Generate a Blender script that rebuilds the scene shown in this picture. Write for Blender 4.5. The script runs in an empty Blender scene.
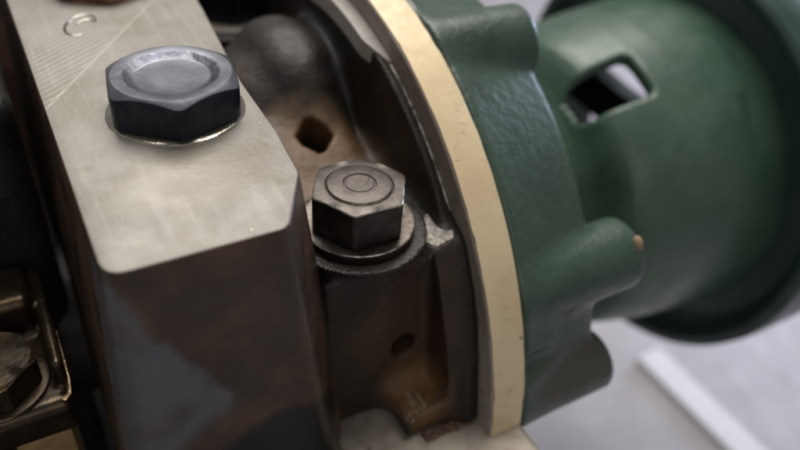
import bpy, math, random
import numpy as np
from mathutils import Matrix, Vector

sc = bpy.context.scene
random.seed(4)
rng = np.random.default_rng(4)

# ------------------------------------------------------------------ camera
CAM = Vector((-0.05937, -0.11437, 0.15266))
RIGHT = Vector((0.87718, -0.47565, 0.06565)); UP = Vector((0.25335, 0.57462, 0.77822)); FWD = Vector((0.40788, 0.66601, -0.62455))
cam_data = bpy.data.cameras.new('camera'); cam = bpy.data.objects.new('camera', cam_data)
sc.collection.objects.link(cam); sc.camera = cam
m = Matrix.Identity(4)
for i in range(3):
    m[i][0], m[i][1], m[i][2], m[i][3] = RIGHT[i], UP[i], -FWD[i], CAM[i]
cam.matrix_world = m
cam_data.sensor_width = 36; cam_data.lens = 34.2
cam_data.clip_start = 0.01; cam_data.clip_end = 30
cam_data.dof.use_dof = True; cam_data.dof.focus_distance = 0.150; cam_data.dof.aperture_fstop = 9.0

# ------------------------------------------------------------------ light
w = bpy.data.worlds.new('World'); sc.world = w; w.use_nodes = True
bg = w.node_tree.nodes['Background']; bg.inputs[0].default_value = (1.0, 0.97, 0.95, 1); bg.inputs[1].default_value = 0.27

def area(name, loc, target, sx, sy, power, col):
    l = bpy.data.lights.new(name, 'AREA'); l.shape = 'RECTANGLE'; l.size = sx; l.size_y = sy; l.energy = power; l.color = col
    o = bpy.data.objects.new(name, l); sc.collection.objects.link(o); o.location = loc
    o.rotation_euler = (Vector(target) - Vector(loc)).to_track_quat('-Z', 'Y').to_euler(); return o
area('ceiling_lamp', (0.20, 0.50, 1.05), (0, 0.03, 0.03), 0.85, 0.85, 16.0, (1.0, 0.965, 0.91))
area('front_fill', (-0.15, -0.95, 0.70), (0, 0, 0.03), 0.5, 0.5, 0.9, (1.0, 0.95, 0.90))  # added fill from the front, brightens the ring's lower rim
area('bench_fill', (0.95, 0.30, 0.10), (0.38, -0.10, -0.19), 0.30, 0.30, 5.5, (0.62, 0.72, 1.0))  # added cool fill, grades the right of the bench towards blue
sc.view_settings.view_transform = 'Standard'; sc.view_settings.look = 'None'
sc.view_settings.exposure = 0.0; sc.view_settings.gamma = 1.0
sc.render.engine = 'CYCLES'

# ------------------------------------------------------------------ materials
class NT:
    def __init__(s, name):
        s.m = bpy.data.materials.new(name); s.m.use_nodes = True; s.t = s.m.node_tree
        s.p = s.t.nodes['Principled BSDF']; s.tc = s.n('ShaderNodeTexCoord')
    def n(s, kind, **kw):
        x = s.t.nodes.new(kind)
        for k, v in kw.items(): setattr(x, k, v)
        return x
    def link(s, a, b): s.t.links.new(a, b)
    def put(s, sock, v):
        if isinstance(v, (int, float)): sock.default_value = v
        elif isinstance(v, (tuple, list)): sock.default_value = tuple(v) + ((1,) if len(v) == 3 and sock.type == 'RGBA' else ())
        else: s.link(v, sock)
    def noise(s, scale, detail=5, rough=0.55, co=None, stretch=None, dist=0):
        x = s.n('ShaderNodeTexNoise'); x.inputs['Scale'].default_value = scale; x.inputs['Detail'].default_value = detail
        x.inputs['Roughness'].default_value = rough; x.inputs['Distortion'].default_value = dist
        co = co or s.tc.outputs['Object']
        if stretch:
            mp = s.n('ShaderNodeMapping'); mp.inputs['Scale'].default_value = stretch[:3]
            if len(stretch) > 3: mp.inputs['Rotation'].default_value = (0, 0, stretch[3])
            s.link(co, mp.inputs[0]); co = mp.outputs[0]
        s.link(co, x.inputs['Vector']); return x.outputs['Fac']
    def ramp(s, f, a, b, va=0.0, vb=1.0):
        x = s.n('ShaderNodeMapRange'); x.interpolation_type = 'SMOOTHSTEP'
        s.put(x.inputs[0], f); s.put(x.inputs[1], a); s.put(x.inputs[2], b); s.put(x.inputs[3], va); s.put(x.inputs[4], vb)
        return x.outputs[0]
    def math(s, op, a, b=0.0, c=0.0):
        x = s.n('ShaderNodeMath', operation=op); s.put(x.inputs[0], a); s.put(x.inputs[1], b); s.put(x.inputs[2], c); return x.outputs[0]
    def mix(s, f, a, b):
        x = s.n('ShaderNodeMix', data_type='RGBA'); s.put(x.inputs[0], f); s.put(x.inputs[6], a); s.put(x.inputs[7], b); return x.outputs[2]
    def xyz(s):
        x = s.n('ShaderNodeSeparateXYZ'); s.link(s.tc.outputs['Object'], x.inputs[0]); return x.outputs
    def bump(s, h, dist, strength=1.0, prev=None):
        x = s.n('ShaderNodeBump'); x.inputs['Strength'].default_value = strength; x.inputs['Distance'].default_value = dist
        s.put(x.inputs['Height'], h)
        if prev is not None: s.link(prev, x.inputs['Normal'])
        return x.outputs[0]
    def out(s, col, rough, metal=0.0, normal=None, coat=0.0, spec=0.5, coat_rough=0.1):
        s.put(s.p.inputs['Base Color'], col); s.put(s.p.inputs['Roughness'], rough); s.put(s.p.inputs['Metallic'], metal)
        s.put(s.p.inputs['Coat Weight'], coat); s.p.inputs['Coat Roughness'].default_value = coat_rough
        s.p.inputs['Specular IOR Level'].default_value = spec
        if normal is not None: s.link(normal, s.p.inputs['Normal'])
        return s.m

def cast_iron(name, dark, rust, lo=0.46, hi=0.64, rough=(0.32, 0.6), coat=0.15, bumpd=0.00035):
    t = NT(name)
    big = t.noise(38, 4, 0.6); fine = t.noise(420, 5, 0.65); grit = t.noise(1500, 3, 0.6)
    c = t.mix(t.ramp(big, lo, hi), dark, rust)
    c = t.mix(t.ramp(fine, 0.5, 0.75, 0, 0.55), c, tuple(v * 0.45 for v in dark))
    r = t.ramp(t.noise(90, 4), 0.35, 0.65, *rough)
    n = t.bump(grit, bumpd * 0.6, 0.8, t.bump(fine, bumpd, 0.9))
    return t.out(c, r, 0.0, n, coat)

def steel(name, a, b, rough=(0.25, 0.45), metal=0.85, scale=220, scratch=0.00006, grain=None):
    t = NT(name)
    c = t.mix(t.ramp(t.noise(scale, 5, 0.6), 0.4, 0.65), a, b)
    c = t.mix(t.ramp(t.noise(1600, 4, 0.7), 0.62, 0.78, 0, 0.7), c, tuple(v * 0.35 for v in a))
    r = t.ramp(t.noise(scale * 0.7, 4), 0.35, 0.65, *rough)
    n = t.bump(t.noise(900, 4, 0.7, stretch=grain), scratch, 1.0)
    return t.out(c, r, metal, n)

M = {}
def rear_iron():
    # oily casting: near-black skin, two rusty areas (round the cored hole, on the foot) and bright scrapes on the foot
    t = NT('oily_cast_iron'); big = t.noise(38, 4, 0.6); fine = t.noise(420, 5, 0.65); grit = t.noise(1500, 3, 0.6)
    def near(x, y, z, r0, r1, amp=0.012):
        d = t.n('ShaderNodeVectorMath', operation='DISTANCE'); t.link(t.tc.outputs['Object'], d.inputs[0]); d.inputs[1].default_value = (x-0.005, y-0.03, z)
        return t.ramp(t.math('ADD', d.outputs['Value'], t.math('MULTIPLY', t.math('SUBTRACT', t.noise(110, 3, 0.5), 0.5), amp)), r0, r1, 1, 0)
    c = t.mix(t.ramp(big, 0.45, 0.7), (0.012, 0.0095, 0.008), (0.036, 0.021, 0.013))
    c = t.mix(t.math('MULTIPLY', near(0.002, 0.028, 0.047, 0.008, 0.021), 0.85), c, (0.20, 0.115, 0.056))
    foot = near(0.0095, -0.0165, 0.0060, 0.0030, 0.0120, 0.006)
    c = t.mix(t.math('MULTIPLY', foot, 0.9), c, (0.23, 0.125, 0.052))
    c = t.mix(t.math('MULTIPLY', near(0.006, -0.011, 0.022, 0.006, 0.022), 0.55), c, (0.085, 0.046, 0.024))
    scr = t.math('MULTIPLY', near(0.0062, -0.0185, 0.0060, 0.0025, 0.0055, 0.006), t.ramp(t.noise(420, 4, 0.7, stretch=(1.6, 0.25, 0.5, 0.35)), 0.50, 0.66))
    c = t.mix(scr, c, (0.62, 0.55, 0.46))
    c = t.mix(t.ramp(fine, 0.5, 0.75, 0, 0.5), c, (0.007, 0.006, 0.006))
    r = t.math('SUBTRACT', t.ramp(t.noise(90, 4), 0.35, 0.65, 0.34, 0.58), t.math('MULTIPLY', scr, 0.15))
    n = t.bump(grit, 0.0002, 0.8, t.bump(fine, 0.0003, 0.9))
    return t.out(c, r, t.math('MULTIPLY', scr, 0.6), n, 0.06, 0.35)
M['rear_iron'] = rear_iron()
M['band'] = cast_iron('pale_turned_band', (0.34, 0.31, 0.28), (0.42, 0.385, 0.35), rough=(0.35, 0.5), coat=0.0, bumpd=0.00012)
M['shade_black'] = cast_iron('shade_black_iron', (0.006, 0.006, 0.006), (0.016, 0.012, 0.009), rough=(0.4, 0.7), coat=0.05)  # near-black colour stands in for deep shade in the gaps
M['black_oxide'] = steel('black_oxide_steel', (0.032, 0.027, 0.024), (0.055, 0.045, 0.038), (0.26, 0.42), 0.7)
M['bolt_top'] = steel('worn_bolt_top', (0.105, 0.090, 0.079), (0.078, 0.066, 0.058), (0.34, 0.46), 0.75, 300)
M['worn_edge'] = steel('worn_bright_edge', (0.55, 0.51, 0.46), (0.16, 0.14, 0.12), (0.22, 0.4), 0.9, 500)
M['washer'] = steel('oily_washer_steel', (0.20, 0.175, 0.15), (0.10, 0.085, 0.07), (0.22, 0.4), 0.9, 260)
M['blue_steel'] = steel('blued_steel', (0.016, 0.018, 0.029), (0.028, 0.030, 0.044), (0.2, 0.34), 0.75, 220, 0.00003)
M['blue_top'] = steel('blued_steel_polished', (0.17, 0.175, 0.20), (0.13, 0.135, 0.158), (0.30, 0.42), 0.8, 160, 0.00003)
M['recess'] = steel('blued_steel_recess', (0.08, 0.083, 0.105), (0.16, 0.165, 0.19), (0.25, 0.4), 0.8, 420, 0.00008)
M['oil'] = steel('oil_wet_steel', (0.42, 0.39, 0.33), (0.30, 0.27, 0.22), (0.05, 0.10), 0.8)
M['reflect_brown'] = cast_iron('brown_reflection_steel', (0.09, 0.045, 0.025), (0.22, 0.13, 0.08), rough=(0.3, 0.5))  # reddish-brown reflections put in as a base colour
M['dark_brass'] = steel('oily_bronze_steel', (0.042, 0.033, 0.023), (0.075, 0.050, 0.028), (0.2, 0.36), 0.75)
M['oily_edge'] = steel('oily_bright_edge', (0.60, 0.45, 0.28), (0.2, 0.13, 0.07), (0.15, 0.28), 0.9, 400)
M['tan_metal'] = steel('tan_machined_metal', (0.42, 0.28, 0.13), (0.24, 0.15, 0.07), (0.3, 0.5), 0.2, 120)

def machined_pale():
    # cap top: milled steel, two milling directions either side of a shallow step line, oily smears
    t = NT('pale_milled_steel'); X, Y, Z = t.xyz()
    base = t.mix(t.ramp(t.noise(55, 4, 0.6), 0.38, 0.66), (0.325, 0.302, 0.268), (0.255, 0.232, 0.193))
    base = t.mix(t.ramp(t.noise(130, 5, 0.7, dist=1.5), 0.52, 0.72, 0, 0.5), base, (0.30, 0.265, 0.21))
    base = t.mix(t.ramp(t.noise(1700, 3, 0.6), 0.66, 0.74, 0, 0.6), base, (0.12, 0.10, 0.085))
    base = t.mix(t.ramp(t.noise(420, 4, 0.65, stretch=(1, 0.06, 1, 0.9)), 0.5, 0.72, 0, 0.45), base, (0.42, 0.395, 0.36))
    base = t.mix(t.ramp(t.noise(900, 3, 0.6, stretch=(0.05, 1, 1, 0.5)), 0.62, 0.72, 0, 0.4), base, (0.20, 0.18, 0.155))
    d = t.n('ShaderNodeVectorMath', operation='DISTANCE'); mp2 = t.n('ShaderNodeMapping'); mp2.inputs['Scale'].default_value = (0.8, 1.25, 0)
    t.link(t.tc.outputs['Object'], mp2.inputs[0]); t.link(mp2.outputs[0], d.inputs[0]); d.inputs[1].default_value = (0.0036, -0.012, 0)
    wet = t.ramp(t.math('ADD', d.outputs['Value'], t.math('MULTIPLY', t.math('SUBTRACT', t.noise(95, 4, 0.6, dist=1.0), 0.5), 0.03)), 0.007, 0.017, 1, 0)
    base = t.mix(t.math('MULTIPLY', wet, 0.55), base, (0.225, 0.195, 0.145))
    # region beyond the scribed line (object coords relative to the cap's base)
    side = t.math('SUBTRACT', t.math('MULTIPLY', t.math('ADD', Y, -0.0221), 0.582), t.math('MULTIPLY', t.math('ADD', X, 0.0198), 0.813))
    far = t.ramp(side, 0.0, 0.0006)
    wv = t.n('ShaderNodeTexWave'); wv.inputs['Scale'].default_value = 190; wv.inputs['Distortion'].default_value = 0.6; wv.inputs['Detail'].default_value = 2
    mp = t.n('ShaderNodeMapping'); mp.inputs['Rotation'].default_value = (0, 0, 0.95); t.link(t.tc.outputs['Object'], mp.inputs[0]); t.link(mp.outputs[0], wv.inputs[0])
    lines = t.math('MULTIPLY', wv.outputs['Fac'], far)
    base = t.mix(t.math('MULTIPLY', lines, 0.16), base, (0.60, 0.57, 0.53))
    line = t.math('MULTIPLY', t.ramp(t.math('ABSOLUTE', side), 0.0, 0.0005, 1, 0), 0.45)
    base = t.mix(line, base, (0.58, 0.55, 0.5))
    n = t.bump(lines, 0.00006, 0.8); n = t.bump(t.noise(700, 5, 0.7), 0.00010, 0.8, n); n = t.bump(t.noise(60, 2), 0.0006, 0.4, n)
    return t.out(base, t.math('SUBTRACT', t.ramp(t.noise(75, 4, 0.6), 0.35, 0.68, 0.56, 0.40), t.math('MULTIPLY', wet, 0.12)), 0.12, n)
M['pale_milled'] = machined_pale()

def cap_flank():
    # cast flank: dark brown, an oil film with its blue-grey reflection painted in, one dark ellipse
    t = NT('dark_cast_flank'); X, Y, Z = t.xyz()
    fine = t.noise(420, 5, 0.65); big = t.noise(60, 4, 0.6)
    c = t.mix(t.ramp(big, 0.40, 0.66), (0.038, 0.023, 0.015), (0.088, 0.048, 0.027))
    c = t.mix(t.ramp(fine, 0.5, 0.8, 0, 0.4), c, (0.012, 0.009, 0.008))
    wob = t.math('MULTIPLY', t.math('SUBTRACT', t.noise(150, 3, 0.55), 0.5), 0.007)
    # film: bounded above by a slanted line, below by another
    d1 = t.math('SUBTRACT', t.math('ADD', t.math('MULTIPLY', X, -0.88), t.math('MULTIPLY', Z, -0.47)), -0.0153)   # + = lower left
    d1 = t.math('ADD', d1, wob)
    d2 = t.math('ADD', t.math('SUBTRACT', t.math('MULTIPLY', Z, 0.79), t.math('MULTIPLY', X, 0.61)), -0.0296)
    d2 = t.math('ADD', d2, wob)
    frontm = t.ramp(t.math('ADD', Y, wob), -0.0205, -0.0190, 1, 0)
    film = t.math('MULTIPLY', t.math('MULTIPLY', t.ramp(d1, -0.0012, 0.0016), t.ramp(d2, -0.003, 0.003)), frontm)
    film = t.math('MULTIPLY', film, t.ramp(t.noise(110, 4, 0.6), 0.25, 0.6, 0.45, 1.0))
    c = t.mix(film, c, (0.098, 0.095, 0.108))  # blue-grey of the reflection mixed into the oil film's colour
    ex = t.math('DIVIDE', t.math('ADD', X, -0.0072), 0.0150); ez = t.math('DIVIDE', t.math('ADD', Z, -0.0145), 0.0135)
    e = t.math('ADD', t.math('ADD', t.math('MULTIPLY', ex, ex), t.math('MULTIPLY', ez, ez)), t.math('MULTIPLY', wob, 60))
    wet = t.math('MULTIPLY', t.ramp(e, 0.75, 1.25, 1, 0), frontm)  # dark ellipse low on the front
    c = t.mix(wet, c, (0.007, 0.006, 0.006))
    r = t.math('ADD', t.ramp(t.noise(90, 4), 0.35, 0.65, 0.34, 0.55), t.math('MULTIPLY', film, -0.08))
    n = t.bump(fine, 0.00022, 0.8); n = t.bump(t.noise(1600, 3), 0.00008, 0.8, n)
    return t.out(c, r, 0.0, n, 0.25, 0.4, 0.25)
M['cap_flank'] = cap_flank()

def ring_rim():
    t = NT('cream_ring_rim')
    c = t.mix(t.ramp(t.noise(60, 4, 0.6), 0.35, 0.7), (0.77, 0.625, 0.405), (0.69, 0.54, 0.33))
    c = t.mix(t.ramp(t.noise(260, 5, 0.7), 0.5, 0.75, 0, 0.3), c, (0.46, 0.34, 0.19))
    v = t.n('ShaderNodeTexVoronoi'); v.inputs['Scale'].default_value = 190; t.link(t.tc.outputs['Object'], v.inputs[0])
    sp = t.math('MULTIPLY', t.ramp(v.outputs['Distance'], 0.05, 0.13, 1, 0), t.ramp(t.noise(140, 2), 0.56, 0.6))
    c = t.mix(t.math('MULTIPLY', sp, 0.8), c, (0.10, 0.065, 0.03))
    n = t.bump(t.noise(900, 4, 0.7, stretch=(0.2, 1, 1)), 0.00006, 0.8)
    return t.out(c, t.ramp(t.noise(100, 3), 0.4, 0.6, 0.42, 0.58), 0.1, n)
M['ring_rim'] = ring_rim()
M['nick'] = steel('grimy_nick', (0.20, 0.13, 0.07), (0.12, 0.08, 0.045), (0.4, 0.6), 0.1)
M['ring_face'] = cast_iron('grey_brown_ring_face', (0.20, 0.165, 0.135), (0.34, 0.295, 0.25), 0.38, 0.62, (0.4, 0.6), 0.0, 0.00015)

def green(name, a, b, bumpd, rough, worn=None):
    t = NT(name)
    c = t.mix(t.ramp(t.noise(45, 4, 0.6), 0.36, 0.66), a, b)
    c = t.mix(t.ramp(t.noise(260, 5, 0.75), 0.67, 0.73, 0, 0.6), c, (0.13, 0.14, 0.12))
    c = t.mix(t.ramp(t.noise(30, 5, 0.65, dist=0.8), 0.54, 0.72, 0, 0.55), c, tuple(v*0.4 for v in a))
    c = t.mix(t.ramp(t.noise(85, 5, 0.7), 0.58, 0.75, 0, 0.35), c, (0.10, 0.115, 0.095))
    if worn:
        d = t.n('ShaderNodeVectorMath', operation='DISTANCE'); mp = t.n('ShaderNodeMapping'); mp.inputs['Scale'].default_value = (0.55, 1, 1)
        t.link(t.tc.outputs['Object'], mp.inputs[0]); t.link(mp.outputs[0], d.inputs[0]); d.inputs[1].default_value = (worn[0]*0.55, worn[1], worn[2])
        k = t.ramp(t.math('ADD', d.outputs['Value'], t.math('MULTIPLY', t.math('SUBTRACT', t.noise(170, 5, 0.7), 0.5), 0.016)), 0.006, 0.012, 1, 0)
        c = t.mix(t.math('MULTIPLY', k, 0.85), c, (0.062, 0.055, 0.045))
    n = t.bump(t.noise(330, 4, 0.6), bumpd, 0.9); n = t.bump(t.noise(1100, 3), bumpd * 0.3, 0.8, n)
    return t.out(c, t.ramp(t.noise(120, 3), 0.35, 0.65, *rough), 0.0, n, 0.25, 0.5, 0.25)
M['green'] = green('green_enamel', (0.027, 0.058, 0.039), (0.038, 0.073, 0.050), 0.0004, (0.34, 0.48), (-0.038, -0.0850, 0.0110))
M['green_smooth'] = green('green_enamel_smooth', (0.042, 0.086, 0.058), (0.058, 0.106, 0.073), 0.00026, (0.32, 0.46))
M['green_dark'] = green('dark_green_enamel', (0.014, 0.040, 0.034), (0.020, 0.052, 0.044), 0.0002, (0.35, 0.5))
M['scraped'] = cast_iron('scraped_green_brown', (0.040, 0.045, 0.035), (0.10, 0.088, 0.075), rough=(0.45, 0.65), coat=0.0, bumpd=0.0006)
M['chip'] = cast_iron('bare_rusty_metal', (0.24, 0.15, 0.09), (0.40, 0.27, 0.18), rough=(0.45, 0.6), coat=0.0)
M['bench'] = cast_iron('mauve_grey_bench_top', (0.33, 0.312, 0.33), (0.37, 0.35, 0.37), rough=(0.5, 0.65), coat=0.0, bumpd=0.0001)
M['strip'] = steel('pale_strip_metal', (0.58, 0.57, 0.60), (0.54, 0.53, 0.56), (0.4, 0.55), 0.0)
M['blue_sheet'] = cast_iron('pale_blue_sheet', (0.46, 0.50, 0.60), (0.50, 0.54, 0.63), rough=(0.5, 0.6), coat=0.0, bumpd=0.0001)
M['deck'] = steel('pale_deck_steel', (0.40, 0.355, 0.30), (0.28, 0.24, 0.195), (0.35, 0.55), 0.45, 140)
M['sealant'] = cast_iron('brown_sealant', (0.05, 0.032, 0.022), (0.22, 0.12, 0.07), rough=(0.5, 0.7), coat=0.0)
M['red_sealant'] = cast_iron('red_sealant', (0.30, 0.06, 0.025), (0.42, 0.11, 0.05), rough=(0.4, 0.5), coat=0.0)
M['stamp'] = steel('stamped_groove', (0.30, 0.28, 0.25), (0.16, 0.14, 0.12), (0.12, 0.25), 0.9, 500)
M['glint'] = steel('grey_cast_glint', (0.30, 0.275, 0.25), (0.13, 0.115, 0.10), (0.25, 0.42), 0.8, 700, 0.0004)

# ------------------------------------------------------------------ mesh helpers (all in metres, world coords)
COL = sc.collection
def mesh_obj(name, verts, faces, mats, parent=None, fm=None, sharp=32, smooth=True):
    off = Vector(parent_world(parent)) if parent else Vector((0, 0, 0))
    me = bpy.data.meshes.new(name)
    v = np.asarray(verts, float) - np.array(off)
    me.from_pydata(v.tolist(), [], [tuple(int(i) for i in f) for f in faces]); me.validate(); me.update()
    mats = mats if isinstance(mats, (list, tuple)) else [mats]
    for mm in mats: me.materials.append(M[mm])
    if fm is not None and len(fm) == len(me.polygons): me.polygons.foreach_set('material_index', [int(i) for i in fm])
    import bmesh
    bm = bmesh.new(); bm.from_mesh(me); bmesh.ops.recalc_face_normals(bm, faces=bm.faces); bm.to_mesh(me); bm.free()
    if smooth:
        me.polygons.foreach_set('use_smooth', [True] * len(me.polygons)); me.set_sharp_from_angle(angle=math.radians(sharp))
    o = bpy.data.objects.new(name, me); COL.objects.link(o)
    if parent: o.parent = parent
    return o
def parent_world(p):
    v = Vector((0, 0, 0))
    while p: v += p.location; p = p.parent
    return v
def thing(name, label, cat, loc, group=None):
    o = bpy.data.objects.new(name, None); COL.objects.link(o); o.location = loc; o.empty_display_size = 0.005
    o['label'] = label; o['category'] = cat
    if group: o['group'] = group
    return o
def tag(o, label, cat, group=None):
    o['label'] = label; o['category'] = cat
    if group: o['group'] = group
def origin_to(o, loc):      # move a top-level mesh's origin to its base
    o.data.transform(Matrix.Translation(-Vector(loc))); o.location = loc

def loft(rings, close_start=False, close_end=False):
    n = len(rings[0]); V = np.concatenate([np.asarray(r, float) for r in rings]); Fc = []; seg = []
    for k in range(len(rings) - 1):
        for i in range(n):
            j = (i + 1) % n; Fc.append((k*n+i, k*n+j, (k+1)*n+j, (k+1)*n+i)); seg.append(k)
    if close_start: Fc.append(tuple(range(n))[::-1]); seg.append(-1)
    if close_end: Fc.append(tuple((len(rings)-1)*n + i for i in range(n))); seg.append(len(rings))
    return V, Fc, seg

def lathe_x(profile, a0, a1, n, cy=0.0588, cz=-0.0086, closed_profile=True):
    # profile: list of (x, R); revolve about the shaft axis from angle a0 to a1 (deg, 0 = toward -Y, 90 = up)
    full = abs(a1 - a0 - 360) < 1e-6; A = np.radians(np.linspace(a0, a1, n, endpoint=not full)); V = []; Fc = []; seg = []
    p = len(profile)
    for a in A:
        for x, R in profile: V.append((x, cy - R*math.cos(a), cz + R*math.sin(a)))
    m_ = n if full else n - 1
    for i in range(m_):
        for k in range(p if closed_profile else p - 1):
            k2 = (k+1) % p; i2 = (i+1) % n
            Fc.append((i*p+k, i*p+k2, i2*p+k2, i2*p+k)); seg.append(k)
    if not full and closed_profile:
        Fc.append(tuple(range(p))); seg.append(-1); Fc.append(tuple((n-1)*p + k for k in range(p))[::-1]); seg.append(-1)
    return np.array(V), Fc, seg

def nets(sdf, lo, hi, h, steps=1):
    # naive surface nets on a signed distance function, millimetres in, metres out
    lo = np.array(lo, float); n = np.ceil((np.array(hi) - lo) / h).astype(int) + 1
    g = [lo[i] + h*np.arange(n[i]) for i in range(3)]
    X, Y, Z = np.meshgrid(*g, indexing='ij', sparse=True)
    F = np.broadcast_to(sdf(X, Y, Z), tuple(n)).astype(np.float32)
    S = F < 0
    cs = [S[a:n[0]-1+a, b:n[1]-1+b, c:n[2]-1+c] for a in (0, 1) for b in (0, 1) for c in (0, 1)]
    cnt = sum(c.astype(np.int8) for c in cs); act = (cnt > 0) & (cnt < 8)
    I = np.argwhere(act); idx = -np.ones(act.shape, np.int64); idx[act] = np.arange(len(I))
    acc = np.zeros((len(I), 3)); num = np.zeros(len(I))
    corners = [(a, b, c) for a in (0, 1) for b in (0, 1) for c in (0, 1)]
    for p in corners:
        for ax in range(3):
            if p[ax]: continue
            q = list(p); q[ax] = 1
            fa = F[I[:, 0]+p[0], I[:, 1]+p[1], I[:, 2]+p[2]]; fb = F[I[:, 0]+q[0], I[:, 1]+q[1], I[:, 2]+q[2]]
            cr = (fa < 0) != (fb < 0); t = np.where(cr, fa / np.where(cr, fa - fb, 1), 0)
            pt = np.array(p, float)[None] + np.zeros((len(I), 3)); pt[:, ax] = t
            acc[cr] += pt[cr]; num[cr] += 1
    V = lo + h*(I + acc / num[:, None])
    for _ in range(steps):                                   # settle vertices onto the surface
        f0 = sdf(V[:, 0], V[:, 1], V[:, 2]); e = 0.02*h*5
        G = np.stack([sdf(V[:, 0]+e*(k == 0), V[:, 1]+e*(k == 1), V[:, 2]+e*(k == 2)) - f0 for k in range(3)], 1) / e
        g2 = (G**2).sum(1); st = (f0 / np.maximum(g2, 0.2))[:, None]*G
        L = np.linalg.norm(st, axis=1, keepdims=True); V = V - st*np.minimum(1, 0.6*h/np.maximum(L, 1e-9))
    quads = []
    for ax in range(3):
        b, c = (ax+1) % 3, (ax+2) % 3
        sl = [slice(None)]*3; sl2 = [slice(None)]*3; sl[ax] = slice(0, -1); sl2[ax] = slice(1, None)
        ch = np.argwhere(S[tuple(sl)] != S[tuple(sl2)])
        ok = (ch[:, b] > 0) & (ch[:, c] > 0) & (ch[:, b] < n[b]-1) & (ch[:, c] < n[c]-1); ch = ch[ok]
        def at(db, dc):
            q = ch.copy(); q[:, b] += db; q[:, c] += dc; return idx[q[:, 0], q[:, 1], q[:, 2]]
        Q = np.stack([at(-1, -1), at(0, -1), at(0, 0), at(-1, 0)], 1)
        fl = S[tuple(sl)][ch[:, 0], ch[:, 1], ch[:, 2]]; Q[~fl] = Q[~fl][:, ::-1]; quads.append(Q)
    return V / 1000.0, np.concatenate(quads)

def nets_obj(name, sdf, lo, hi, h, mat, parent, sharp=45):
    V, Q = nets(sdf, lo, hi, h)
    off = np.array(parent_world(parent)); V = V - off
    me = bpy.data.meshes.new(name); me.vertices.add(len(V)); me.vertices.foreach_set('co', V.astype(np.float32).ravel())
    me.loops.add(len(Q)*4); me.loops.foreach_set('vertex_index', Q.astype(np.int32).ravel())
    me.polygons.add(len(Q)); me.polygons.foreach_set('loop_start', np.arange(0, len(Q)*4, 4, dtype=np.int32))
    me.update(calc_edges=True); me.validate()
    me.polygons.foreach_set('use_smooth', np.ones(len(me.polygons), bool)); me.set_sharp_from_angle(angle=math.radians(sharp))
    me.materials.append(M[mat]); o = bpy.data.objects.new(name, me); COL.objects.link(o); o.parent = parent; return o

def smin(a, b, k):
    hh = np.clip(0.5 + 0.5*(b - a)/k, 0, 1); return b + (a - b)*hh - k*hh*(1 - hh)
def smax(a, b, k): return -smin(-a, -b, k)
def box3(x, y, z, x0, x1, y0, y1, z0, z1, r=0.0):
    qx = abs(x-(x0+x1)/2)-(x1-x0)/2+r; qy = abs(y-(y0+y1)/2)-(y1-y0)/2+r; qz = abs(z-(z0+z1)/2)-(z1-z0)/2+r
    o = np.sqrt(np.maximum(qx, 0)**2 + np.maximum(qy, 0)**2 + np.maximum(qz, 0)**2)
    return o + np.minimum(np.maximum(qx, np.maximum(qy, qz)), 0) - r
def rnd2(a, b, r):      # intersection of two half-spaces, rounded
    return np.minimum(np.maximum(a+r, b+r), 0) + np.sqrt(np.maximum(a+r, 0)**2 + np.maximum(b+r, 0)**2) - r
AY, AZ = 58.8, -8.6

# ------------------------------------------------------------------ setting: bench top
bench = mesh_obj('bench_top', [(-2.5, -2.5, -0.19), (2.5, -2.5, -0.19), (2.5, 3.5, -0.19), (-2.5, 3.5, -0.19),
                               (-2.5, -2.5, -0.23), (2.5, -2.5, -0.23), (2.5, 3.5, -0.23), (-2.5, 3.5, -0.23)],
                 [(0, 1, 2, 3), (4, 5, 6, 7), (0, 1, 5, 4), (1, 2, 6, 5), (2, 3, 7, 6), (3, 0, 4, 7)], 'bench', smooth=False)
bench['kind'] = 'structure'

def bar(name, a, b, wd, ht, z, mat):
    a = Vector(a); b = Vector(b); d = (b-a).normalized(); s = Vector((-d.y, d.x, 0))*wd/2; c = wd*0.08
    rings = []
    for P_ in (a, b):
        q = [(-1, 0), (1, 0), (1, ht-c), (0.9, ht), (-0.9, ht), (-1, ht-c)]
        rings.append([tuple(P_ + s*u + Vector((0, 0, z+v))) for u, v in q])
    V, Fc, sg = loft(rings, True, True); return mesh_obj(name, V, Fc, mat, sharp=20)
strip = bar('metal_strip', (0.2405, 0.076, 0), (0.2425, -0.30, 0), 0.019, 0.006, -0.19, 'strip'); tag(strip, 'pale flat metal strip lying on the mauve bench top', 'strip')

# ------------------------------------------------------------------ crankcase the caps stand on
blk = thing('crankcase', 'engine crankcase with pale machined mating face under the bearing caps', 'engine block', (0.01, 0.0, -0.09))
def sd_rail(x, y, z):
    d = box3(x, y, z, -11.8, 31.4, -70, 190, -90, -1.6, 0.6)
    cut = (y + 15.5)*0.64 + (-x - 10.5)*0.77        # skewed near corner of the rail
    d = np.maximum(d, -np.maximum(box3(x, y, z, -40, -6, -90, -21, -100, 10), -1e3))
    return d
nets_obj('machined_rail', sd_rail, (-14, -72, -92), (34, 60, 3), 1.0, 'deck', blk, 30)
wall = mesh_obj('inner_wall', *loft([[(-0.20, -0.10, z), (-0.0119, -0.10, z), (-0.0119, 0.19, z), (-0.20, 0.19, z)] for z in (-0.085, -0.06)], True, True)[:2], 'shade_black', blk, smooth=False)
mesh_obj('red_light_wall', *loft([[(-0.20, 0.175, z), (-0.0119, 0.175, z), (-0.0119, 0.19, z), (-0.20, 0.19, z)] for z in (-0.06, 0.045)], True, True)[:2], 'reflect_brown', blk, smooth=False)  # added wall, its brown stands in for reddish light beside the cap
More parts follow.
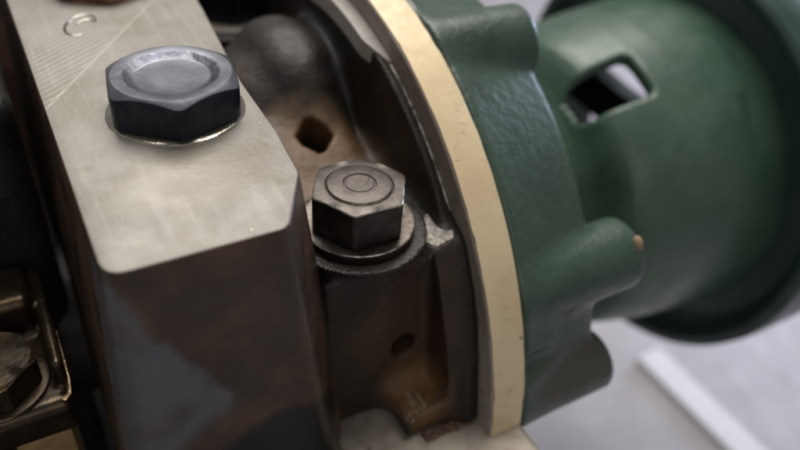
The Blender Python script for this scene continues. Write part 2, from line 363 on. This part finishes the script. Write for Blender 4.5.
# black block added left of the cap, standing in for deep shade
crk = thing('crankshaft', 'crankshaft with black block added as deep shade beside the pale cap', 'crankshaft', (-0.10, 0.0588, -0.0086))
def sd_shade_block(x, y, z): return box3(x, y, z, -150, -59.3, 42, 150, -50, 70, 5)
nets_obj('shade_block', sd_shade_block, (-152, 40, -52), (-56, 152, 73), 2.0, 'shade_black', crk, 60)
V, Fc, sg = lathe_x([(-0.15, 0.0), (-0.15, 0.022), (-0.0125, 0.022), (-0.0125, 0.0)], 0, 360, 48)
mesh_obj('journal', V, Fc, 'shade_black', crk)

# ------------------------------------------------------------------ near bearing cap (pale milled top)
cap = thing('main_bearing_cap', 'cast bearing cap with wide pale milled top and dark oily front', 'bearing cap', (-0.0345, 0.010, 0.0))
ZT = 0.0715
poly = [(-0.0540, 0.128), (-0.0540, -0.0209), (-0.0238, -0.0209), (-0.0160, -0.0065), (-0.0146, 0.008), (-0.0143, 0.030), (-0.0105, 0.070), (-0.0070, 0.128)]
rad = [0.003, 0.0042, 0.0030, 0.004, 0.006, 0.02, 0.02, 0.003]
def rounded(poly, rad, off, n=7):
    pts = []; N = len(poly); P_ = [Vector(p) for p in poly]
    Q = []
    for i in range(N):                                   # offset the polygon outward (it runs counter-clockwise)
        a = (P_[i]-P_[i-1]).normalized(); b = (P_[(i+1) % N]-P_[i]).normalized()
        na = Vector((a.y, -a.x)); nb = Vector((b.y, -b.x)); k = (na+nb)/(1+na.dot(nb)); Q.append(P_[i]+k*off)
    for i in range(N):
        a = (Q[i-1]-Q[i]).normalized(); b = (Q[(i+1) % N]-Q[i]).normalized(); ang = a.angle(b); t = max(rad[i]+off*0.6, 0.0004)/math.tan(ang/2)
        t = min(t, 0.45*(Q[i-1]-Q[i]).length, 0.45*(Q[(i+1) % N]-Q[i]).length)
        p0 = Q[i]+a*t; p1 = Q[i]+b*t
        for k in range(n+1):
            s = k/n; pts.append((1-s)**2*p0 + 2*s*(1-s)*Q[i] + s*s*p1)
    return pts
rings = []
for dz, off in ((0.0, -0.0005), (0.00012, -0.0002), (0.0004, -0.00002), (0.0009, 0.00004), (0.004, 0.0003), (0.012, 0.0008), (0.025, 0.0017), (0.040, 0.0026), (0.055, 0.0034), (0.0705, 0.0042)):
    pl_ = [(x+(0.0055*dz/0.07 if k in (2, 3) else 0), y) for k, (x, y) in enumerate(poly)]
    rings.append([(p.x, p.y, ZT-dz) for p in rounded(pl_, rad, off)])
V, Fc, sg = loft(rings, False, True)
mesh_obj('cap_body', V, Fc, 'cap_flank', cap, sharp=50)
top = [(p.x, p.y, ZT+0.00002) for p in rounded(poly, rad, -0.0005)]
low = [(p.x, p.y, ZT-0.0001) for p in rounded(poly, rad, -0.00024)]
V, Fc, sg = loft([low, top], False, True)
o = mesh_obj('milled_face', V, Fc, 'pale_milled', cap, sharp=60); o['label'] = 'pale milled top face with fine cutter lines'

def tube(name, pts, r, mat, parent, n=8, taper=False):
    pts = [Vector(p) for p in pts]; rings = []
    for i, p in enumerate(pts):
        d = (pts[min(i+1, len(pts)-1)]-pts[max(i-1, 0)]).normalized(); s = d.cross(Vector((0, 0, 1))).normalized(); u = s.cross(d)
        k = r*(0.35+0.65*math.sin(math.pi*(i+0.5)/len(pts))**0.5) if taper else r
        rings.append([tuple(p + s*k*math.cos(2*math.pi*j/n) + u*k*math.sin(2*math.pi*j/n)) for j in range(n)])
    V, Fc, sg = loft(rings, True, True); return mesh_obj(name, V, Fc, mat, parent)
def arcpts(cx, cy, rx, ry, a0, a1, z, n=18, rotz=0.0):
    out = []
    for k in range(n+1):
        a = math.radians(a0+(a1-a0)*k/n); x = rx*math.cos(a); y = ry*math.sin(a)
        out.append((cx+x*math.cos(rotz)-y*math.sin(rotz), cy+x*math.sin(rotz)+y*math.cos(rotz), z))
    return out
ZS = ZT-0.00012
o = tube('stamped_letter', arcpts(-0.0402, 0.0702, 0.0033, 0.0058, 20, 300, ZS, rotz=-0.45), 0.00042, 'stamp', cap, taper=True); o['label'] = 'stamped letter C in the milled face'
tube('stamped_letter', arcpts(-0.0392, 0.0697, 0.0021, 0.0030, 35, 190, ZS, rotz=-0.45), 0.00038, 'stamp', cap, taper=True)

dv, df = [], []
for k in range(34):                                      # beads of oil left on the milled face
    if k < 5: x, y, r = [(-0.0481, -0.0073, 0.0005), (-0.0370, -0.0125, 0.00035), (-0.0297, -0.0190, 0.0006), (-0.0165, 0.0125, 0.0004), (-0.0495, -0.0200, 0.0004)][k]; r *= 0.6
    else: x, y, r = random.uniform(-0.052, -0.018), random.uniform(-0.015, 0.05), random.uniform(0.00009, 0.00025)
    b = len(dv)
    for ph in (0.0, 0.5, 1.0, 1.4):
        for q in range(10): a = 2*math.pi*q/10; dv.append((x+r*1.3*math.cos(ph)*math.cos(a), y+r*math.cos(ph)*math.sin(a), ZT+r*0.45*math.sin(ph)))
    for i in range(3):
        for q in range(10): df.append((b+i*10+q, b+i*10+(q+1) % 10, b+(i+1)*10+(q+1) % 10, b+(i+1)*10+q))
    df.append(tuple(b+30+q for q in range(10)))
o = mesh_obj('oil_beads', dv, df, 'oil', cap, sharp=80); o['kind'] = 'stuff'

# ------------------------------------------------------------------ hex bolts
def hexr(th, R, rot, soft):
    a = R*math.cos(math.pi/6); t = (th-rot+math.pi/6) % (math.pi/3)-math.pi/6
    r = a/math.cos(t); return r - soft*max(0, 1-abs(abs(t)-math.pi/6)/0.09)**2
def hex_head(name, c, R, H, rot, parent, Rc, cham, top_profile, mats, soft=0.0004, edge=0.00018, tilt=0.0):
    # mats: side, worn edge, then one per top-profile step
    ths = []
    for k in range(6):
        b = rot+k*math.pi/3
        for u in (-0.09, -0.06, -0.03, 0.0, 0.03, 0.06, 0.09, 0.2, 0.32, 0.44, 0.5236, 0.61, 0.73, 0.85): ths.append(b+math.pi/6+u+math.pi/6)
    ths = sorted(t % (2*math.pi) for t in ths); n = len(ths)
    hx = lambda t: hexr(t, R, rot+math.pi/6, soft)
    zc = lambda t: H-max(0.0, hx(t)-Rc)*cham
    def ring(fr, fz): return [(c[0]+fr(t)*math.cos(t), c[1]+fr(t)*math.sin(t), c[2]+fz(t)) for t in ths]
    rings = [ring(lambda t: hx(t)-0.0004, lambda t: 0.0), ring(hx, lambda t: 0.0004), ring(hx, lambda t: zc(t)-edge), ring(lambda t: hx(t)-edge, lambda t: zc(t)+edge*0.4*cham)]
    fmat = [0, 0, 1]
    rings.append(ring(lambda t: min(Rc, hx(t)-edge*1.2), lambda t: H)); fmat.append(2)
    for (rr, zz, mi) in top_profile:
        rings.append(ring(lambda t, rr=rr: rr, lambda t, zz=zz: H+zz)); fmat.append(mi)
    V, Fc, sg = loft(rings, True, True)
    fm = [0 if s == -1 else (fmat[s] if s < len(fmat) else fmat[-1]) for s in sg]
    return mesh_obj(name, V, Fc, mats, parent, fm, sharp=24)

# blued bolt on the milled face
B1 = (-0.0303, 0.0234, ZT)
b1 = thing('hex_bolt', 'blue-black hex bolt with dished polished head on the pale milled cap', 'bolt', B1)
prof = [(0.0093, 0.0, 2), (0.0088, -0.0002, 3), (0.0076, -0.0009, 3), (0.0070, -0.0010, 2), (0.004, -0.0009, 2), (0.001, -0.0009, 2)]
hex_head('bolt_head', (B1[0], B1[1], B1[2]+0.0007), 0.0141, 0.0079, -1.74, b1, 0.0116, 0.52, prof, ['blue_steel', 'blue_steel', 'blue_top', 'recess'])
rg = lambda r, z, n=72: [(B1[0]+r*math.cos(2*math.pi*k/n), B1[1]+r*math.sin(2*math.pi*k/n), B1[2]+z) for k in range(n)]
V, Fc, sg = loft([rg(0.0138, 0.00003), rg(0.0137, 0.0003), rg(0.0130, 0.00072), rg(0.0125, 0.00074)], True, True)
o = mesh_obj('bearing_collar', V, Fc, 'oil', b1); o['label'] = 'thin oil-wet collar under the bolt head'

# its twin further along the same cap
B1b = (-0.0300, 0.0930, ZT)
b1b = thing('hex_bolt', 'hex bolt with brown reflection painted in at the far end of the pale milled cap', 'bolt', B1b)
hex_head('bolt_head', (B1b[0], B1b[1], B1b[2]+0.0006), 0.0145, 0.0056, -1.6, b1b, 0.0116, 0.52, prof, ['reflect_brown', 'reflect_brown', 'reflect_brown', 'reflect_brown'])  # brown reflection painted as the colour of the whole head
rg2 = lambda r, z, n=60: [(B1b[0]+r*math.cos(2*math.pi*k/n), B1b[1]+r*math.sin(2*math.pi*k/n), B1b[2]+z) for k in range(n)]
V, Fc, sg = loft([rg2(0.0138, 0.00003), rg2(0.0137, 0.0003), rg2(0.0128, 0.00062)], True, True)
mesh_obj('bearing_collar', V, Fc, 'reflect_brown', b1b)

# black bolt and washer on the rear cap
ZB = 0.0505
b2 = thing('hex_bolt', 'black hex bolt with bright worn edges and ringed top on a flat washer', 'bolt', (0, 0, ZB))
prof2 = [(0.00735, 0.00004, 2), (0.0072, -0.00022, 3), (0.0070, -0.0002, 3), (0.0068, 0.00042, 1), (0.0066, 0.0005, 2), (0.0036, 0.00052, 2), (0.0034, 0.0003, 3), (0.0031, 0.00032, 2), (0.0029, 0.00048, 2), (0.0006, 0.00048, 2)]
hex_head('bolt_head', (0, 0, ZB), 0.01085, 0.0091, 1.0284, b2, 0.0094, 0.22, prof2, ['black_oxide', 'worn_edge', 'bolt_top', 'black_oxide'], soft=0.0003, edge=0.00022)
tube('scratch', [(0.0010, -0.0008, ZB+0.00955), (0.0023, 0.0003, ZB+0.0096), (0.0030, 0.0018, ZB+0.0096), (0.0043, 0.0030, ZB+0.0096), (0.0052, 0.0036, ZB+0.0096)], 0.00010, 'black_oxide', b2, 6, True)
def washer(x, y, z, r0, r1, t, mats, nm, label):
    n = 84
    R_ = lambda r, zz: [(x+r*math.cos(2*math.pi*k/n), y+r*math.sin(2*math.pi*k/n), z+zz) for k in range(n)]
    V, Fc, sg = loft([R_(r0, 0.0), R_(r1-0.0002, 0.0), R_(r1, 0.0002), R_(r1, t-0.00025), R_(r1-0.00025, t), R_(r0, t), R_(r0, 0.0)])
    o = mesh_obj(nm, V, Fc, mats, None, [(0, 1, 1, 2, 0, 1)[s] for s in sg]); tag(o, label, 'washer'); origin_to(o, (x, y, z)); return o
washer(0, 0, 0.0483, 0.0066, 0.01235, 0.00218, ['washer', 'black_oxide', 'worn_edge'], 'flat_washer', 'round steel washer under the black bolt on the rear cap')

# ------------------------------------------------------------------ rear bearing cap (dark rusty casting)
rear = thing('rear_bearing_cap', 'dark rusty oil-stained cast iron rear bearing cap against the cream ring', 'bearing cap', (0.005, 0.03, 0.0))
def sd_rear(x, y, z):
    u = AY-y; v = z-AZ; rho = np.sqrt(u*u+v*v)
    fl = rnd2(rho-84.0, abs(x-20.6)-1.25, 0.35)
    thick = rnd2(rnd2(rho-82.0-5.5*np.clip((z-6)/38, 0, 1), abs(x-17.4)-3.9+1.2*np.clip((z-10)/-20+1, 0, 1), 0.5), z-45.0, 0.5)
    foot = rnd2(rnd2(rho-82.0, abs(x-12.7)-8.8, 0.5), z-5.2, 1.0)
    rb = np.sqrt(x**2+y**2)-15.2+3.6*np.clip((47.2-z)/3.0, 0, 1)+0.03*(48-z)
    boss = rnd2(rb, z-48.35, 0.5)
    wallb = box3(x, y+0.05*(40-z), z, -12.5, 20, -9.6, 40, -4, 43, 2.0)
    body = rnd2(rho-63.5, abs(x-2.5)-13.5, 4)
    lump = np.sqrt(((x-8.5)/1.1)**2+((y-63)/1.6)**2+((z-55.5)/0.95)**2)-12.2
    lump2 = np.sqrt(((x+4)/1.0)**2+((y-61)/1.5)**2+((z-52)/0.95)**2)-9.0
    d = smin(body, wallb, 5); d = smin(d, boss, 2.5); d = smin(d, lump, 9); d = smin(d, lump2, 4)
    d = smin(d, foot, 6); d = smin(d, thick, 2.5); d = smin(d, fl, 6.0)
    # far pad that carries the other bolt
    pad = np.sqrt((x-9)**2+(y-116)**2)-18.5; d = smin(d, rnd2(pad, z-48.0, 0.6), 2.5)
    spot = np.maximum(np.sqrt(x*x+y*y)-15.7, 48.3-z); d = smax(d, -spot, 0.5)
    # cored pentagon hole in the slope behind the bolt
    ux, uy, uz = x-5.0, y-34.6, z-50.6
    r_ = (-uy*24.2+uz*59.2)/63.95                       # along the radial direction
    tn = (uy*59.2+uz*24.2)/63.95                        # up the slope
    hole = np.maximum(np.maximum(abs(ux*0.95+tn*0.25)-4.2, abs(tn*0.93-ux*0.1)-4.6), (abs(ux)+abs(tn))*0.71-4.1)
    hole = np.maximum(hole, -30-r_); d = smax(d, -hole, 0.8)
    drill = np.maximum(np.sqrt((x-8.0)**2+(z-17.3)**2)-3.3, y+4.0); drill = np.maximum(drill, -y-22); d = smax(d, -np.maximum(drill, -(x+50)), 0.9)
    bore = 40-rho; d = np.maximum(d, bore)
    d = np.maximum(d, -1.6-z)
    d = d+0.12*np.sin(x*0.45+1.3*np.sin(y*0.21))*np.sin(y*0.4+z*0.23)*np.sin(z*0.38+0.5)
    return d
nets_obj('casting', sd_rear, (-16, -26, -1), (24, 136, 80), 0.62, 'rear_iron', rear, 55)
V, Fc, sg = [], [], []
def band(a0, a1, n=40):
    rings = []
    for k in range(n+1):
        s = k/n; a = a0+(a1-a0)*s; xl = 0.0213-0.0032*min(1, s*9); A = math.radians(a)
        f = lambda x, R: (x, 0.0588-R*math.cos(A), -0.0086+R*math.sin(A))
        rings.append([f(xl, 0.0800), f(xl, 0.0847), f(0.0219, 0.0847), f(0.0219, 0.0800)])
    return loft(rings, True, True)
V, Fc, sg = band(69, 118)
o = mesh_obj('machined_band', V, Fc, 'band', rear, sharp=30); o['label'] = 'pale machined band on the rim of the casting'
V, Fc, sg = lathe_x([(0.0214, 0.0841), (0.0217, 0.0843), (0.02195, 0.0841), (0.02195, 0.0835), (0.0214, 0.0835)], 6, 70, 90)
o = mesh_obj('worn_edge', V, Fc, 'worn_edge', rear); o['label'] = 'bright worn edge along the rim of the casting'
pts = []
for z in (44.5, 41, 37, 33, 29, 25, 21, 17, 13.5, 11):
    rr = 82.15+5.5*min(1, max(0, (z-6)/38)); xl = 17.4-3.9+1.2*min(1, max(0, (z-10)/-20+1)); pts.append((xl+0.15, AY-math.sqrt(rr**2-(z-AZ)**2), z))
for x, z in ((13.9, 9.0), (12.2, 7.4), (9.5, 6.4), (6.8, 5.6), (4.8, 4.9), (4.1, 3.6), (4.1, 1.5), (4.1, -0.5)): pts.append((x, AY-math.sqrt(82.1**2-(z-AZ)**2), z))
tube('worn_edge', [(a/1000, b/1000, c/1000) for a, b, c in pts], 0.00017, 'bolt_top', rear, 6)
# grey worn corner land beside the bolt seat
pl = [(0.0137, -0.0030), (0.0118, -0.0074), (0.0128, -0.0098), (0.0140, -0.0112), (0.0192, -0.0098), (0.0206, -0.0070), (0.0200, -0.0005), (0.0180, 0.0010)]
V, Fc, sg = loft([[(x, y, 0.0405) for x, y in pl], [(x, y, 0.0457) for x, y in pl], [(0.0165+(x-0.0165)*0.93, -0.0055+(y+0.0055)*0.93, 0.0463) for x, y in pl]], True, True)
mesh_obj('worn_land', V, Fc, 'glint', rear, sharp=20)
def crumb(c, r, mat, nm, par):
    n = 8; V = []; 
    for i, ph in enumerate((-1.2, -0.5, 0.2, 0.9)):
        for k in range(n):
            a = 2*math.pi*k/n; q = r*(0.8+0.5*random.random()); V.append((c[0]+q*math.cos(ph)*math.cos(a)*1.3, c[1]+q*math.cos(ph)*math.sin(a), c[2]+q*0.8*math.sin(ph)))
    rings = [V[i*n:(i+1)*n] for i in range(4)]; VV, FF, s_ = loft(rings, True, True); return mesh_obj(nm, VV, FF, mat, par, sharp=60)
seal_v, seal_f = [], []
for k in range(70):
    x = random.uniform(0.0075, 0.0212); y = -0.0236-random.random()**2*0.0022; r = random.uniform(0.0002, 0.00065)
    V = []
    for ph in (-0.3, 0.3, 0.9):
        for j in range(7):
            a = 2*math.pi*j/7; q = r*random.uniform(0.7, 1.4); V.append((x+1.5*q*math.cos(ph)*math.cos(a), y+q*math.cos(ph)*math.sin(a), -0.0015+q*(math.sin(ph)+0.3)))
    b = len(seal_v); seal_v += V
    for i in range(2):
        for j in range(7): seal_f.append((b+i*7+j, b+i*7+(j+1) % 7, b+(i+1)*7+(j+1) % 7, b+(i+1)*7+j))
    seal_f.append(tuple(b+14+j for j in range(7)))
o = mesh_obj('sealant_crumbs', seal_v, seal_f, 'sealant', rear, sharp=60); o['kind'] = 'stuff'; o['label'] = 'brown crumbly sealant squeezed out along the foot'
crumb((0.0083, -0.0243, -0.0012), 0.0008, 'sealant', 'sealant_blob', rear)

# ------------------------------------------------------------------ far blue bolt behind the casting
BF = (0.0117, 0.1194, 0.0486)
bf = thing('hex_bolt', 'dark blue hex bolt half hidden behind the rusty casting', 'bolt', BF)
hex_head('bolt_head', BF, 0.0145, 0.011, -1.674, bf, 0.0116, 0.52, prof, ['blue_steel', 'blue_steel', 'blue_top', 'recess'])
V, Fc, sg = loft([[(BF[0]+r*math.cos(2*math.pi*k/60), BF[1]+r*math.sin(2*math.pi*k/60), BF[2]+z) for k in range(60)] for r, z in ((0.0182, -0.0008), (0.0182, -0.0001), (0.012, 0.0))], True, True)
o = mesh_obj('seat_ring', V, Fc, 'pale_milled', bf)

# ------------------------------------------------------------------ cream ring
C_ = 0.00045
prof_r = [(0.0220, 0.0780), (0.0220, 0.0904-C_), (0.0220+C_, 0.0904), (0.0315-C_, 0.0904), (0.0315, 0.0904-C_), (0.0315, 0.0780)]
V, Fc, sg = lathe_x(prof_r, 4.4, 175.6, 150)
pr = len(prof_r)                                        # uneven, slightly nicked arrises
na = len(V)//pr; jit = rng.normal(0, 1, (na, 2)); ker = np.array([0.25, 0.5, 0.25])
for k_, cidx in ((0, (1, 2)), (1, (3, 4))):
    j_ = np.convolve(jit[:, k_], ker, 'same')*0.00009-np.where(rng.random(na) < 0.05, 0.00022, 0)
    for c_ in cidx:
        if c_ in (2, 3): V[c_::pr, 0] += j_*(1 if c_ == 3 else -1); continue
        q = V[c_::pr]; d_ = q[:, 1:]-np.array([0.0588, -0.0086]); d_ = d_/np.linalg.norm(d_, axis=1, keepdims=True); q[:, 1:] += d_*j_[:, None]; V[c_::pr] = q
fm = [{0: 1, 1: 1, 2: 0, 3: 0, 4: 1, 5: 1, -1: 0}[s] for s in sg]
ring = mesh_obj('spacer_ring', V, Fc, ['ring_rim', 'ring_face'], None, fm, sharp=25)
nv, nf = [], []
for k in range(16):                                      # fine scratches across the rim
    a = math.radians(random.choice((9.5, 10.5, 12, 13)) if k < 5 else random.uniform(8, 85)); x0 = random.uniform(0.0228, 0.0285); ln = random.uniform(0.0008, 0.0026); sl = random.uniform(-0.02, 0.02)
    b = len(nv)
    for (dx, da) in ((0, -0.0004), (ln, sl-0.0003), (ln, sl+0.0003), (0, 0.0004)):
        nv.append((x0+dx, 0.0588-0.09042*math.cos(a+da), -0.0086+0.09042*math.sin(a+da)))
    nf.append((b, b+1, b+2, b+3))
o = mesh_obj('scratches', nv, nf, 'nick', ring, smooth=False); o['kind'] = 'stuff'
tag(ring, 'cream half ring standing on its cut ends between casting and green housing', 'ring'); origin_to(ring, (0.0267, 0.0588, 0.0)); o.data.transform(Matrix.Translation((-0.0267, -0.0588, 0.0)))

# ------------------------------------------------------------------ green housing
hs = thing('green_housing', 'green painted cast housing with bosses, windowed bell and broad dark rim', 'pump housing', (0.09, 0.0588, -0.0086))
BOSS = [(70.5, 80.5, 10.0, 61.5), (26, 79.8, 9.8, 70.5), (4.5, 80.5, 8.6, 63), (114, 81.5, 8.8, 67), (155, 81, 8.0, 67)]
def sd_flange(x, y, z):
    u = AY-y; v = z-AZ; rho = np.sqrt(u*u+v*v)
    Rf = 89.2-np.clip((x-33)/32, 0, 1)*8.5
    d = rnd2(rho-Rf, abs(x-46.0)-14.2, 2.2); d = smax(d, 4-v, 2.0)
    for a, R, r, xe in BOSS:
        A = math.radians(a); q = np.sqrt((u-R*math.cos(A))**2+(v-R*math.sin(A))**2)-r-0.012*(60-x)
        d = smin(d, rnd2(q, abs(x-(xe+31.8)/2)-(xe-31.8)/2, 1.0), 3.0)
    A = math.radians(14.0); d = smax(d, -(np.sqrt((u-90.5*math.cos(A))**2+(v-90.5*math.sin(A))**2)-4.6+0*x), 1.2)
    neck = np.maximum(rho-36, abs(x-68)-22); d = smin(d, neck, 10)
    d = np.maximum(d, 31.8-x); d = np.maximum(d, 30-rho)
    return d
nets_obj('mounting_flange', sd_flange, (30, -34, -52), (101, 90, 84), 0.9, 'green', hs, 60)
def sd_chip(x, y, z):
    A = math.radians(28.5); cy = AY-87.7*math.cos(A); cz = AZ+87.7*math.sin(A)
    return (np.sqrt(((x-69.4)/1.0)**2+((y-cy)/1.5)**2+((z-cz)/2.2)**2)-1.25)
o = nets_obj('bare_metal_chip', sd_chip, (66, -24, 27), (73, -13, 40), 0.4, 'chip', hs); o['label'] = 'bare metal spot on the tip of the boss'

def bell_R(x):
    return np.interp(x, [84, 89, 92.5, 95, 97, 98.7, 100.5, 102.5, 105, 109, 114, 120, 130, 145, 163, 170], [36.5, 36.8, 38, 40.3, 43.2, 46.6, 50.0, 52.4, 54.0, 55.4, 56.6, 57.9, 59.5, 61.0, 62.3, 62.3])
def sd_bell(x, y, z):
    u = AY-y; v = z-AZ; rho = np.sqrt(u*u+v*v); R = bell_R(x)
    d = np.maximum(abs(rho-(R-2.4))-2.4, abs(x-125)-40.5)
    d = np.maximum(d, -1e3)
    ang = np.degrees(np.arctan2(v, u))
    def win(xa, xb, aa, ab, r=2.6):
        da = ((ang-(aa+ab)/2+180) % 360-180)*math.pi/180*54
        qx = abs(x-(xa+xb)/2)-(xb-xa)/2+r; qa = abs(da)-math.radians((ab-aa)/2)*54+r
        return np.sqrt(np.maximum(qx, 0)**2+np.maximum(qa, 0)**2)+np.minimum(np.maximum(qx, qa), 0)-r
    for wn in ((98, 119, 60, 77),):
        d = smax(d, -win(*wn), 1.4)
    return d*0.9
nets_obj('bell', sd_bell, (83, -6, -74), (167, 124, 56), 1.0, 'green_smooth', hs, 60)
V, Fc, sg = lathe_x([(0.161, 0.0565), (0.1625, 0.0632), (0.164, 0.0700), (0.161, 0.0740), (0.157, 0.0752), (0.1555, 0.0765), (0.1552, 0.0785), (0.1562, 0.0800), (0.160, 0.0806), (0.178, 0.0806), (0.180, 0.0795), (0.180, 0.0565)], 0, 360, 160)
mesh_obj('rim', V, Fc, 'green_dark', hs, sharp=40)
for a in (176, 266, 356, 86):
    A = math.radians(a); e = Vector((0, -math.cos(A), math.sin(A))); tt = Vector((0, math.sin(A), math.cos(A))); c0 = Vector((0, 0.0588, -0.0086))
    V, Fc, sg = loft([[tuple(c0+e*r+tt*(p*wd)+Vector((0.170+q, 0, 0))) for p, q in ((-1, -0.004), (-0.7, -0.0055), (0.7, -0.0055), (1, -0.004), (1, 0.004), (-1, 0.004))] for r, wd in ((0.011, 0.0100), (0.03, 0.0088), (0.0575, 0.0095))], True, True)
    mesh_obj('spoke', V, Fc, 'green_dark', hs, sharp=40)
V, Fc, sg = lathe_x([(0.06, 0.001), (0.06, 0.013), (0.17, 0.013), (0.17, 0.001)], 0, 360, 40)
mesh_obj('shaft', V, Fc, 'black_oxide', hs, sharp=40)

# ------------------------------------------------------------------ connecting rod cap and its bolt, low in the shade
rod = thing('connecting_rod_cap', 'dark oily connecting rod cap low in the shade beside the bearing cap', 'rod cap', (-0.080, 0.018, -0.02))
def sd_rod(x, y, z):
    d = box3(x, y, z, -110, -63.4, 3.2, 36, 10, 20, 2.4)
    up = box3(x, y, z, -110, -66.5, 26.5, 41, 8, 30, 2.5); d = smin(d, up, 2.5)
    rib = box3(x, y, z, -66.2, -63.6, 8, 41, 14, 27, 1.1); d = smin(d, rib, 1.5)
    return d
nets_obj('ear', sd_rod, (-112, 0, 6), (-60, 64, 33), 0.6, 'dark_brass', rod, 50)
def sd_sh(x, y, z): return box3(x, y, z, -77.2, -65.6, 5.0, 30, -40, 9.9, 0.8)
nets_obj('shank', sd_sh, (-79, 3, -42), (-63, 32, 12), 0.8, 'tan_metal', rod, 40)
V, Fc, sg = loft([[(x, y, z) for x, y in ((-0.0652, 0.00335), (-0.0638, 0.0048), (-0.0634, 0.009), (-0.0634, 0.0245))] + [(x+0.0007*0, y, z) for x, y in ((-0.0642, 0.0245), (-0.0642, 0.009), (-0.0645, 0.0054), (-0.0658, 0.0041))] for z in (0.0195, 0.0206)], True, True)
mesh_obj('lip_highlight', V, Fc, 'oily_edge', rod, sharp=40)  # golden edge highlight put in as a bright strip
rb = thing('hex_bolt', 'oily dark bronze hex bolt on the connecting rod cap', 'bolt', (-0.0772, 0.0137, 0.0200))
hex_head('bolt_head', (-0.0772, 0.0137, 0.0208), 0.0095, 0.0072, -1.35, rb, 0.0082, 0.5, [(0.004, 0, 0), (0.001, 0, 0)], ['dark_brass', 'oily_edge', 'dark_brass'])
V, Fc, sg = loft([[(-0.0772+r*math.cos(2*math.pi*k/60), 0.0137+r*math.sin(2*math.pi*k/60), 0.0200+z) for k in range(60)] for r, z in ((0.0105, 0.0), (0.0106, 0.0004), (0.0103, 0.0007), (0.0088, 0.0010))], True, True)
mesh_obj('bolt_collar', V, Fc, 'dark_brass', rb)
